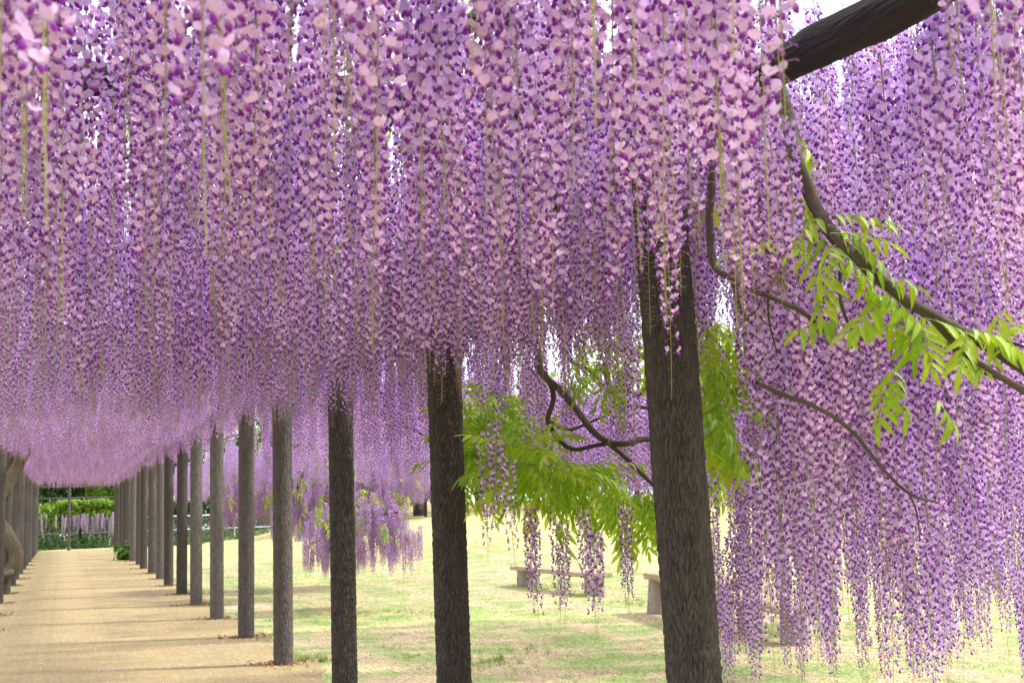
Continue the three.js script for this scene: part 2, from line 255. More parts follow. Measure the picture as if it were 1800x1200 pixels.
// gnarled limb through points, radius r0 -> r1
function limbGeo(pts, r0, r1, nu = 12, per = 8, rough = 0.12) {
  const c = new THREE.CatmullRomCurve3(pts, false, 'centripetal'), n = Math.max(6, pts.length * per), fr = c.computeFrenetFrames(n), g = new GB(), len = c.getLength(), s = rr(0, 50);
  g.grid(nu, n, (i, j) => { const k = Math.round(j * n), p = c.getPointAt(j), t = i * 2 * Math.PI, R = lerp(r0, r1, j), r = R * (1 + rough * (noise(Math.cos(t) * 1.5 + s, Math.sin(t) * 1.5, j * len / R * 0.35) + 0.8 * noise(s, j * len / R * 0.22, 3))); return [p.clone().addScaledVector(fr.normals[k], Math.cos(t) * r).addScaledVector(fr.binormals[k], Math.sin(t) * r), [1, 1, 1], [i * 0.5, j * len * 1.2]]; });
  return g.build();
}
function limb(vine, pts, w0, w1, mat = limbMat, name = 'branch', nu = 12) {   // pts: [px, py, depth]; widths in metres
  const q = pts.map(([x, y, d]) => at(x, y, d).sub(vine.position)); return part(name, limbGeo(q, w0 / 2, w1 / 2, nu), mat, vine);
}
function grow(pxs, d0, d1 = d0) { return pxs.map(([x, y], i) => [x, y, lerp(d0, d1, i / (pxs.length - 1)) + 0.04 * Math.sin(i * 2.3)]); }

// ------------------------------------------------------------------ the tunnel canopy
function scatter(x0, x1, d0, d1, step, f) { const out = []; for (let d = d0; d < d1; d += step) for (let x = x0; x < x1; x += step) { const r = f(x + rr(-0.5, 0.5) * step, d + rr(-0.5, 0.5) * step); if (r) out.push(r); } return out; }
const clear = (x, d) => { for (let k = 0; k < NPOST; k++) for (const X of [RX, LX]) if (Math.hypot(x - X, d - Z0 - DZ * k) < 0.16) return false; return true; };
function tipAt(x, d) { return lerp(2.04, 2.4, smoothstep(d, 4.5, 14)) + 0.13 * fbm(x * 1.3, d * 0.9, 2) + rr(-0.18, 0.2); }
// the near curtain leaves the big bough on the right in view
function overBough(x, d, tip) {
  const px = (seen(V(x, tip, -d)) ?? [0])[0], b = [[1360, 150], [1400, 290], [1480, 420], [1600, 520], [1820, 640]]; if (px < 1372 || d > 3.4) return tip;
  let y = 640; for (let i = 1; i < b.length; i++) if (px <= b[i][0]) { y = lerp(b[i - 1][1], b[i][1], (px - b[i - 1][0]) / (b[i][0] - b[i - 1][0])); break; }
  return Math.max(tip, EYE + (855 - (y - rr(-30, 150))) * d / FPX);
}
// where the purlin shows, bare stems cross it and the flowers start below
function clearPurlin(vine, list) {
  for (const r of list) {
    const d = -r.p.z, px = (seen(r.p) ?? [0])[0]; if (px < 1325 || px > 1610 || d > 3.7) continue;
    const y = lerp(190, 50, (px - 1330) / 270) + rr(0, 60), h = at(px, y, d).y; if (r.p.y <= h) { const q = seen(V(r.p.x, r.p.y - r.L, -d)), by = px < 1372 ? 900 : px < 1450 ? lerp(200, 390, (px - 1372) / 78) : lerp(390, 540, (px - 1450) / 160); if (d < 3.4 && q[1] > by + rr(-60, 10) && seen(r.p)[1] < by) r.L = 0; continue; }
    const tip = Math.min(r.p.y - r.L, h - 0.42), q = seen(V(r.p.x, tip, -d)); const by = px < 1372 ? 900 : px < 1450 ? lerp(200, 390, (px - 1372) / 78) : lerp(390, 540, (px - 1450) / 160); if ((q[1] > 430 + rr(-60, 60) && d < 2.6) || (d < 3.4 && q[1] > by + rr(-60, 10))) { r.L = 0; continue; }
    r.L = clamp(h - tip, 0.42, 1);
    if (rnd() < 0.3) { const g = new GB(); rod(g, V(0, 0, 0), V(0, 3 - h, 0), 0.0022, 0.0022, 5, CS); part('stem', g.build(), petalMat, vine).position.set(r.p.x, h, -d).sub(vine.position); }
    r.p.y = h;
  }
  return list.filter((r) => r.L > 0);
}
const nearVine = thing('wisteria_vine', 'purple wisteria hanging in a dense curtain under the near end of the pergola', 'wisteria');
{
  const list = scatter(-1.6, 2.45, 1.2, 13, 0.16, (x, d) => {
    if (x > 0.78 * d + 0.5 || x < -0.06 * d - 0.5 || !clear(x, d)) return null;
    const tip = overBough(x, d, tipAt(x, d) - (d < 1.7 ? 0.08 : 0)), top = rr(2.7, 3.1), L = clamp(top - tip, 0.5, 1.12); return { p: V(x, tip + L, -d), L };
  });
    hang(nearVine, clearPurlin(nearVine, list), 280);
  // three racemes close to the camera, flower by flower
  const g = [[0, 1], [0.05, 1], [0, 1], [0.03, 1]].map(([h]) => { const q = new GB(); flower(q, new THREE.Matrix4(), 1, true, h); return q.build(); }), bud = (() => { const q = new GB(); flower(q, new THREE.Matrix4(), 1, false, 0); return q.build(); })();
  for (const [px, py, d, L, dn] of [[84, 400, 1.3, 0.7, 0.8], [1268, 335, 1.75, 0.75, 0.85], [1178, 702, 3.4, 1.0, 0.62]]) {
    const pl = racemePlan(L, dn), s = part('flower_cluster', racemeStem(L, pl.wob), petalMat, nearVine); s.position.copy(at(px, py, d)).add(V(0, L, 0));
    pl.out.forEach(([M, sc, open], i) => { const f = part(open ? 'flower' : 'bud', open ? g[i % 4] : bud, petalMat, s); M.decompose(f.position, f.quaternion, f.scale); f.scale.setScalar(sc); });
  }
  // canes that carry the racemes
  for (let i = 0; i < 14; i++) { const x = rr(-1.3, 2.2), d = rr(1, 12), a = rr(-0.7, 0.7), pts = []; for (let t = 0; t < 6; t++) pts.push(V(x + Math.sin(a) * t * 0.5 + rr(-0.1, 0.1), 3.02 + rr(-0.04, 0.05), -(d + Math.cos(a) * t * 0.5))); part('branch', limbGeo(pts, 0.022, 0.01, 7, 5), limbMat, nearVine); }
  for (const [px, py, n] of [[520, 240, 5], [522, 340, 4], [690, 250, 6], [700, 220, 3], [455, 360, 4], [735, 420, 4], [640, 420, 3], [960, 40, 4], [1340, 200, 6]]) for (let i = 0; i < n; i++) { const d = rr(5.2, 7.2); addLeaf(nearVine, at(px + rr(-16, 16), py + rr(-20, 20), d), V(rr(-1, 1), rr(-0.6, 0.2), rr(-0.6, 0.6)), leafGeos, leafMat, 0.8); }
  for (let i = 0; i < 70; i++) addLeaf(nearVine, V(rr(-1.3, 2.3), rr(2.75, 3.1), -rr(3, 13)), V(rr(-1, 1), rr(-0.2, 0.5), rr(-1, 1)));
}
const farVine = thing('wisteria_vine', 'wisteria with a gnarled looping trunk at the left edge of the path', 'wisteria', V(-1.5, 0, -25.5));
{
  const list = scatter(-1.7, 2.5, 13, 51, 0.2, (x, d) => {
    if (!clear(x, d)) return null;
    const tip = tipAt(x, d) + (d > 22 ? 0.06 : 0), top = rr(2.8, 3.1), L = clamp(top - tip, 0.45, 0.8); return { p: V(x, tip + L, -d), L };
  });
  hang(farVine, list, 260, shortMass);
  const T = (a, w0, w1, d = 25.3) => limb(farVine, a.map(([x, y, k = 0]) => [x, y, d + k]), w0, w1, trunkMat, 'trunk', 18);
  T([[-26, 900], [-8, 915], [10, 938], [24, 962], [27, 985], [16, 1003], [0, 1012], [-22, 1022]], 0.3, 0.22);
  T([[-22, 1020, -0.1], [-4, 1014, -0.2], [12, 1008, -0.25], [22, 1004, -0.2]], 0.15, 0.1);
  T([[-20, 1050], [-22, 990], [-24, 930], [-14, 890], [2, 865], [20, 838], [38, 802], [52, 775], [64, 745]], 0.34, 0.2);
  T([[-18, 900, 0.2], [4, 850, 0.3], [18, 815, 0.4], [28, 785, 0.5], [34, 755, 0.5]], 0.22, 0.14);
  T([[-12, 900, 0.5], [-2, 840, 0.6], [2, 790, 0.6], [4, 740, 0.6]], 0.22, 0.16);
  for (let i = 0; i < 60; i++) addLeaf(farVine, V(rr(-1.4, 2.4), rr(2.75, 3.0), -rr(13, 45)), V(rr(-1, 1), rr(-0.4, 0.4), rr(-1, 1)));
}

// ------------------------------------------------------------------ the vine that spills out on the right, beyond the nearest post
const rightVine = thing('wisteria_vine', 'wisteria spilling over the lawn right of the nearest post, on a thick dark bough', 'wisteria', V(2.1, 0, -3.2));
{
  const list = [];
  // upper curtain outside the row
  list.push(...scatter(2.15, 4.4, 2.6, 5.6, 0.175, (x, d) => { if (x > 0.85 * d + 0.3 || !clear(x, d) || (d > 2.9 && x / d > 0.5 && x / d < 0.6 && rnd() < 0.85)) return null; const tip = overBough(x, d, lerp(1.95, 1.55, smoothstep(x, 2.2, 3.6)) + 0.14 * fbm(x * 1.4, d * 1.4, 6) + rr(-0.12, 0.15)), L = rr(0.7, 1.05); return { p: V(x, tip + L, -d), L }; }));
  list.push(...scatter(2.1, 5.6, 3.95, 7.6, 0.18, (x, d) => { if (x > 0.85 * d + 0.3 || !clear(x, d)) return null; const L = rr(0.75, 1.05), top = rr(3.1, 3.95); return { p: V(x, top, -d), L }; }));
  // low hanging racemes: columns of the photograph's lower right
  const tipY = (x) => { const a = [[1270, 1120], [1300, 1170], [1330, 1080], [1370, 1060], [1420, 1110], [1470, 1090], [1500, 1010], [1530, 1000], [1560, 1180], [1600, 1195], [1650, 1190], [1680, 1175], [1710, 1010], [1740, 1110], [1765, 1060], [1790, 980], [1830, 1090]]; for (let i = 1; i < a.length; i++) if (x <= a[i][0]) return lerp(a[i - 1][1], a[i][1], (x - a[i - 1][0]) / (a[i][0] - a[i - 1][0])); return 1000; };
  const px0 = (x) => (x > 1690 ? 1 : 0.75);
  for (let x = 1268; x < 1835; x += 8) {
    for (const [d0, d1, n, up, thin] of [[3.7, 4.7, px0(x), 0, 0.6], [4.7, 6.4, 0.9, 20, 1], [3.3, 4.2, 0.8, 230, 0.3], [5.5, 7.5, 0.9, -40, 1], [4.2, 5.6, 0.5, -40, 1]]) if (rnd() < n) {
      const px = x + rr(-6, 6), d = px < 1345 && up < 100 ? rr(5.2, 6.6) : rr(d0, d1); if (px < 1300 && up === 230) continue; const base = up < 0 ? 1105 + 80 * noise(px * 0.013, 3) : tipY(px), p = at(px, base + 85 - up - Math.pow(rnd(), 1.2) * 330, d), L = rr(0.55, 0.85); list.push({ p: p.add(V(0, L, 0)), L, thin: rnd() < thin });
    }
  }
  hang(rightVine, clearPurlin(rightVine, list), 300);
  const B = (px, d0, d1, w0, w1) => limb(rightVine, grow(px, d0, d1), w0, w1);
  B([[1368, 150], [1388, 215], [1402, 285], [1425, 342], [1450, 392], [1482, 432], [1530, 476], [1590, 525], [1650, 560], [1720, 598], [1810, 655]], 3.5, 3.0, 0.05, 0.033);
  B([[1640, 560], [1690, 615], [1740, 650], [1815, 690]], 3.05, 2.95, 0.02, 0.014);
  B([[1655, 580], [1700, 640], [1760, 665], [1815, 700]], 3.15, 3.0, 0.018, 0.012);
  B([[1238, 120], [1244, 210], [1252, 300], [1247, 400], [1258, 470], [1290, 490], [1330, 512], [1365, 526], [1410, 548], [1446, 578], [1456, 585]], 3.45, 3.2, 0.032, 0.012);
  B([[1292, 496], [1298, 535], [1314, 562]], 3.4, 3.4, 0.02, 0.014);
  B([[1350, 522], [1352, 560], [1366, 620]], 3.35, 3.3, 0.007, 0.004); B([[1310, 558], [1330, 545], [1340, 520]], 3.4, 3.38, 0.006, 0.004);
  B([[1330, 672], [1368, 690], [1440, 718], [1500, 760], [1560, 832], [1600, 868], [1645, 882]], 3.25, 3.1, 0.015, 0.008);
  B([[1480, 440], [1478, 520], [1500, 580], [1530, 600]], 3.35, 3.2, 0.016, 0.008);
  B([[1600, 870], [1612, 900], [1618, 950]], 3.12, 3.1, 0.006, 0.004);
  B([[1720, 604], [1765, 600], [1810, 612]], 3.05, 3.0, 0.012, 0.008);
  // big leaves along the bough
  const leafAt = (px, py, d, tx, ty, L = 0.25, n = 5) => { const p = at(px, py, d), q = at(px + tx, py + ty, d - 0.05 + rr(-0.08, 0.08)); addFineLeaf(rightVine, p, q.sub(p), L * 0.85, n); };
  for (const a of [[1440, 375, 3.3, 90, 10], [1455, 395, 3.25, 120, 50, 0.24], [1448, 380, 3.3, -70, 40, 0.16, 4], [1470, 430, 3.2, -60, 60, 0.2, 5], [1478, 440, 3.15, 60, 70, 0.22], [1500, 490, 3.15, 90, 60, 0.22], [1560, 520, 3.1, -70, 70, 0.22], [1580, 540, 3.1, 30, 90, 0.18, 5], [1600, 555, 3.05, 130, 30, 0.24], [1640, 560, 3.05, 90, 60, 0.22, 5], [1560, 570, 3.1, -130, 30, 0.2, 5], [1690, 575, 3.0, 90, 20, 0.2], [1770, 540, 3.0, -40, 60, 0.15, 4], [1785, 560, 3.0, 40, -30, 0.2], [1790, 590, 3.0, -60, 60, 0.2, 4], [1560, 640, 3.2, 60, 90, 0.18, 4], [1570, 660, 3.2, -60, 110, 0.22, 5], [1640, 700, 3.3, 70, 60, 0.12, 3], [1370, 425, 3.3, -110, 10, 0.24, 5], [1390, 430, 3.3, 60, 60, 0.18, 4], [1420, 400, 3.3, 50, 40, 0.18, 4], [1480, 565, 3.2, -100, -10, 0.2, 4], [1460, 410, 3.2, 130, 10, 0.25], [1500, 470, 3.15, 110, 30, 0.22], [1540, 500, 3.1, 80, 70, 0.22], [1470, 480, 3.2, -40, 60, 0.2], [1530, 560, 3.1, 100, 40, 0.24], [1620, 560, 3.05, 10, 80, 0.2], [1700, 580, 3.0, -10, 60, 0.2], [1740, 600, 3.0, 70, -40, 0.2]]) leafAt(...a);
  for (let i = 0; i < 44; i++) addLeaf(rightVine, at(rr(1215, 1262), rr(555, 800), rr(4.5, 5.2)), V(rr(0, 1), rr(-0.9, 0.1), rr(-0.4, 0.6)));
  for (let i = 0; i < 20; i++) addLeaf(rightVine, at(rr(1325, 1385), rr(170, 430), rr(3.7, 4.3)), V(rr(-0.5, 1), rr(-0.9, 0.1), rr(-0.4, 0.6)));
}

// ------------------------------------------------------------------ the leafy vine between the two nearest posts
const midVine = thing('wisteria_vine', 'wisteria with twisted bare limbs and a bright green leafy mass, between the two nearest posts', 'wisteria', V(2.6, 0, -6.6));
{
  const list = scatter(2.15, 7.2, 5.6, 14.5, 0.19, (x, d) => { if (!clear(x, d) || fbm(x * 0.8, d * 0.8, 11) > 0.5 || (x > 3.3 && d < 8.2 && rnd() < 0.6) || (d > 10.8 && d < 13.6 && x > 2.7 && x < 4.2)) return null; const tip = lerp(1.75, 1.36, smoothstep(x, 2.3, 3.8)) + 0.2 * smoothstep(d, 9, 14) + 0.16 * fbm(x, d, 9) + rr(-0.1, 0.18), L = rr(0.65, 1.0), s = seen(V(x, tip, -d)); if (s && s[0] > 800 && s[0] < 1290 && s[1] > 690 && d < 8 && rnd() < 0.6) return null; return { p: V(x, tip + L, -d), L }; });
  for (const [px, py, n] of [[942, 1085, 2], [988, 1105, 2], [1055, 1080, 2], [1112, 1080, 2], [905, 1000, 1], [880, 955, 2], [850, 965, 2], [1020, 1030, 1]]) for (let i = 0; i < n; i++) { const L = rr(0.5, 0.64); list.push({ p: at(px + rr(-9, 9), py + rr(-30, 40), rr(5.6, 6.2)).add(V(0, L, 0)), L, thin: i > 0 || px < 920, front: 4 }); }
  hang(midVine, list, 280);
  const B = (px, d0, d1, w0, w1) => limb(midVine, grow(px, d0, d1), w0, w1);
  B([[900, 380], [885, 480], [893, 575], [925, 598], [946, 625], [952, 655], [985, 686], [1012, 718], [1040, 755], [1066, 775], [1100, 780], [1130, 772], [1165, 776]], 6.7, 6.3, 0.045, 0.034);
  B([[946, 612], [948, 645], [965, 668], [973, 700], [963, 738], [975, 762], [992, 782], [1012, 790], [1042, 784], [1076, 778]], 6.62, 6.45, 0.034, 0.022);
  B([[968, 742], [985, 752], [1005, 755], [1032, 744], [1072, 728]], 6.55, 6.4, 0.02, 0.01);
  B([[1066, 776], [1095, 800], [1125, 830], [1152, 856], [1165, 870]], 6.4, 6.3, 0.028, 0.018);
  B([[990, 610], [1005, 634], [1032, 648], [1050, 664], [1062, 676]], 6.8, 6.6, 0.026, 0.02);
  B([[1098, 672], [1106, 688], [1120, 694], [1138, 682], [1160, 678]], 6.5, 6.4, 0.028, 0.026);
  B([[1060, 640], [1075, 690], [1108, 712], [1160, 718]], 6.6, 6.4, 0.026, 0.02);
  B([[872, 810], [868, 845], [855, 862], [832, 868]], 7, 6.9, 0.02, 0.01); B([[1230, 810], [1258, 824], [1285, 842]], 6.5, 6.6, 0.022, 0.016);
  B([[680, 700], [702, 742], [740, 762], [770, 790]], 9.5, 9.2, 0.028, 0.02); B([[1215, 740], [1245, 720], [1275, 700]], 6.9, 6.9, 0.012, 0.008);
  let n = 0;
  for (let i = 0; i < 900 && n < 330; i++) {
    const px = rr(815, 1150), py = rr(690, 930), lo = px < 870 ? 900 : lerp(905, 960, (px - 870) / 280), up = px < 960 ? lerp(690, 770, clamp((px - 900) / 60, 0, 1)) : lerp(790, 860, (px - 960) / 190);
    if (py < up || py > lo - 72 || (px > 900 && px < 1000 && py < 760)) continue; n++;
    const d = px < 900 ? rr(7.2, 8.0) : rr(5.8, 7.0); addLeaf(midVine, at(px, py, d), V(rr(-1, 1), py > 850 ? rr(-1.4, -0.2) : rr(-0.5, 0.4), rr(-0.7, 0.9)));
  }
  for (let i = 0; i < 34; i++) addLeaf(midVine, at(rr(1025, 1125), rr(545, 690), rr(5.8, 6.6)), V(rr(-1, 1), rr(-0.9, 0.2), rr(-0.6, 0.6)), leafGeos, leafMat, 0.85);
  for (let i = 0; i < 55; i++) addLeaf(midVine, at(rr(1205, 1275), rr(560, 860), rr(6.6, 7.6)), V(rr(-0.5, 1), rr(-0.9, 0.2), rr(-0.6, 0.6)));
}

// ------------------------------------------------------------------ wisteria farther along the lawn
function shrub(label, [px, py, d], box, tips, nleaf, tpx) {   // box: half width, top height over ground, depth half; tips range
  const c = at(px, py, d), gy = groundY(c.x, -d), v = thing('wisteria_vine', label, 'wisteria', V(c.x, gy, -d)), list = [], tx = at(tpx, 900, d).x - c.x;
  const [hw, top, hd] = box, n = Math.round(hw * hd * 4 * 120);
  for (let i = 0; i < n; i++) { const a = rr(-1, 1), b = rr(-1, 1), dome = Math.sqrt(Math.max(0.05, 1 - 0.8 * (a * a + b * b) / 1.6)), L = rr(0.4, 0.62), y = gy + tips + (top - tips - 0.55) * rnd() * dome; list.push({ p: V(c.x + a * hw, y + L, -d + b * hd), L }); }
  hang(v, list, 60, shortMass);
  for (let i = 0; i < nleaf; i++) { const a = rr(-1, 1), b = rr(-1, 1); addLeaf(v, V(c.x + a * hw, gy + tips + 0.5 + (top - tips - 0.55) * rr(0.2, 1), -d + b * hd), V(rr(-1, 1), rr(-0.8, 0.3), rr(-0.2, 1)), leafGeos, leafMat, 1.25); }
  const pts = []; for (let t = 0; t < 6; t++) pts.push(V(lerp(tx, tx * 0.6, t / 5) + rr(-0.02, 0.02), t * top / 5.5 - 0.05, rr(-0.03, 0.03))); part('trunk', limbGeo(pts, 0.03, 0.02, 10, 6), limbMat, v);
  for (let i = 0; i < 4; i++) { const s = pts[3 + (i % 2)], e = V(rr(-0.8, 0.8) * hw, top * rr(0.75, 0.95), rr(-0.7, 0.7) * hd), m = s.clone().lerp(e, 0.5).add(V(0, 0.15, 0)); part('branch', limbGeo([s.clone(), m, e], 0.03, 0.012, 8, 6), limbMat, v); }
  return v;
}
shrub('low rounded wisteria bush with flowers nearly to the grass, behind the third post', [632, 900, 17.5], [0.74, 1.75, 0.6], 0.4, 40, 600);
shrub('pale lilac wisteria bush behind the low rounded bush, tall and airy', [650, 830, 22], [0.95, 2.35, 0.8], 1.3, 24, 602);
shrub('wisteria with drooping leaves seen between the third and fourth posts', [545, 830, 20], [0.6, 2.6, 0.8], 0.8, 60, 498);
shrub('wisteria with low bright leaves seen between the fourth and fifth posts', [460, 830, 23], [0.75, 2.6, 0.9], 0.95, 60, 428);
{
  const v = thing('wisteria_vine', 'row of wisteria roofing the back of the lawn, behind the far posts', 'wisteria', V(4.2, 0, -30)), list = [];
  list.push(...scatter(2.5, 5.2, 14, 46, 0.24, (x, d) => { if (d < 15 || noise(d * 0.55, 4.2) > 0.16) return null; const tip = 1.75 + 0.2 * fbm(x, d, 4) + rr(-0.12, 0.2), L = rr(0.5, 0.8); return { p: V(x, tip + L, -d), L }; }));
  list.push(...scatter(5, 13, 15, 32, 0.29, (x, d) => { const tip = 1.75 + 0.3 * fbm(x * 0.6, d * 0.6, 4) + rr(-0.15, 0.2) + groundY(x, -d), L = rr(0.5, 0.8); const s = seen(V(x, tip, -d)); if (s && s[0] > 700 && s[0] < 730) return null; return { p: V(x, tip + L, -d), L }; }));
  hang(v, list, 160, massProto);
  for (let i = 0; i < 12; i++) { const d = i < 3 ? 24 + i * 3 : rr(20, 31), x = i < 3 ? at([600, 498, 428][i], 900, d).x : rr(3, 11), pts = []; for (let t = 0; t < 6; t++) pts.push(V(x + (i < 3 ? rr(-0.03, 0.03) : rr(-0.15, 0.15)) - 4.2, groundY(x, -d) + t * 0.56, -d + 30 + rr(-0.15, 0.15))); if (i < 3) part('trunk', limbGeo(pts, 0.05, 0.035, 8, 5), limbMat, v); else part('branch', limbGeo(pts.map((p, t) => V(p.x + t * 0.5 - 1.2, 2.75 + rr(-0.1, 0.1), p.z)), 0.03, 0.015, 7, 5), limbMat, v); }
  for (let i = 0; i < 50; i++) addLeaf(v, V(rr(2.7, 5), rr(2.0, 2.8), -rr(13.5, 24)), V(rr(-1, 1), rr(-0.9, 0.2), rr(-0.2, 1)), i % 3 ? leafGeos : darkLeafGeos, leafMat, 1.2);
  const w = thing('wisteria_vine', 'thin bright wisteria curtain at the far right over the lawn behind the bough', 'wisteria', V(7, 0, -11)), l2 = [];
  l2.push(...scatter(4.2, 10.5, 5.6, 14, 0.27, (x, d) => { if (x > 0.82 * d) return null; const tip = 1.5 + 0.3 * fbm(x * 0.7, d * 0.7, 5) + rr(-0.2, 0.25), L = rr(0.6, 0.95); const s = seen(V(x, tip, -d)); if (s && s[0] < 1240) return null; return { p: V(x, tip + L, -d), L }; }));
  hang(w, l2, 200, massProto);
  for (let i = 0; i < 8; i++) { const x = rr(5, 9), d = rr(8, 13), pts = []; for (let t = 0; t < 6; t++) pts.push(V(x - 7 + t * 0.45 - 1, 2.75 + rr(-0.1, 0.1), -d + 11 + rr(-0.15, 0.15))); part('branch', limbGeo(pts, 0.03, 0.015, 7, 5), limbMat, w); }
  for (let i = 0; i < 40; i++) addLeaf(w, V(rr(5, 9), rr(1.8, 2.8), -rr(8, 13)), V(rr(-1, 1), rr(-0.9, 0.2), rr(-0.2, 1)), leafGeos, leafMat, 1.1);
}

// ------------------------------------------------------------------ benches
function benchPlank(L, W, T) {
  const g = new GB(); g.grid(16, 40, (a, b) => { const t = a * 2 * Math.PI, c = Math.cos(t), s = Math.sin(t), p = 0.28, cx = Math.sign(c) * Math.pow(Math.abs(c), p), sy = Math.sign(s) * Math.pow(Math.abs(s), p), z = (b - 0.5) * L; return [V(z, sy * T / 2 + 0.004 * noise(z * 3, cx * 2), cx * W / 2 * (1 + 0.05 * noise(z * 1.6, 4 + cx))), [1, 1, 1], [z, a * 0.6]]; });
  for (const e of [-1, 1]) g.grid(16, 1, (a, b) => { const t = a * 2 * Math.PI, c = Math.cos(t), s = Math.sin(t), p = 0.28; return [V(e * L / 2, (1 - b) * Math.sign(s) * Math.pow(Math.abs(s), p) * T / 2, (1 - b) * Math.sign(c) * Math.pow(Math.abs(c), p) * W / 2), [1, 1, 1], [a * 0.3, b * 0.3]]; });
  return g.build();
}
function stumpGeo(H, r0, r1, s) { const g = new GB(); g.grid(28, 14, (a, b) => { const t = a * 2 * Math.PI, r = lerp(r0, r1, Math.pow(b, 0.6)) * (1 + 0.09 * noise(Math.cos(t) * 1.3 + s, Math.sin(t) * 1.3, b) + 0.03 * noise(Math.cos(t) * 5, Math.sin(t) * 5, b * 2 + s)); return [V(Math.cos(t) * r, b * H, Math.sin(t) * r), [1, 1, 1], [a * 2, b * H * 2]]; }); g.grid(28, 1, (a, b) => { const t = a * 2 * Math.PI; return [V(Math.cos(t) * r1 * (1 - b), H, Math.sin(t) * r1 * (1 - b)), [1, 1, 1]]; }); return g.build(); }
function bench(label, [ax, ay], [bx, by], H, over, W, T, sr0, sr1) {
  const a = ground(ax, ay), b = ground(bx, by), c = a.clone().lerp(b, 0.5), o = thing('bench', label, 'bench', c, 0, 'log benches on the lawn'), d = b.clone().sub(a), len = Math.hypot(d.x, d.z);
  o.rotation.y = Math.atan2(-d.z, d.x);
  const p = part('seat', benchPlank(len + over, W, T), plankMat, o); p.position.y = H - T / 2; p.rotation.z = d.y / len;
  for (const s of [-1, 1]) { const q = part('support', stumpGeo(H - T + 0.05 + s * d.y / 2 * 0, sr0, sr1, s * 3), stumpMat, o); q.position.set(s * len / 2, -0.04 + s * d.y / 2, 0); }
}
bench('farthest log bench on the lawn, long plank on two low grey blocks', [925, 1030], [1046, 1046], 0.34, 0.55, 0.34, 0.075, 0.17, 0.15);
bench('log bench on a tall tree stump, half hidden behind the nearest post', [1166, 1077], [1262, 1104], 0.5, 0.4, 0.36, 0.09, 0.23, 0.17);
bench('log bench at the right, hidden behind hanging purple flowers', [1320, 1112], [1398, 1132], 0.36, 0.35, 0.34, 0.075, 0.15, 0.13);

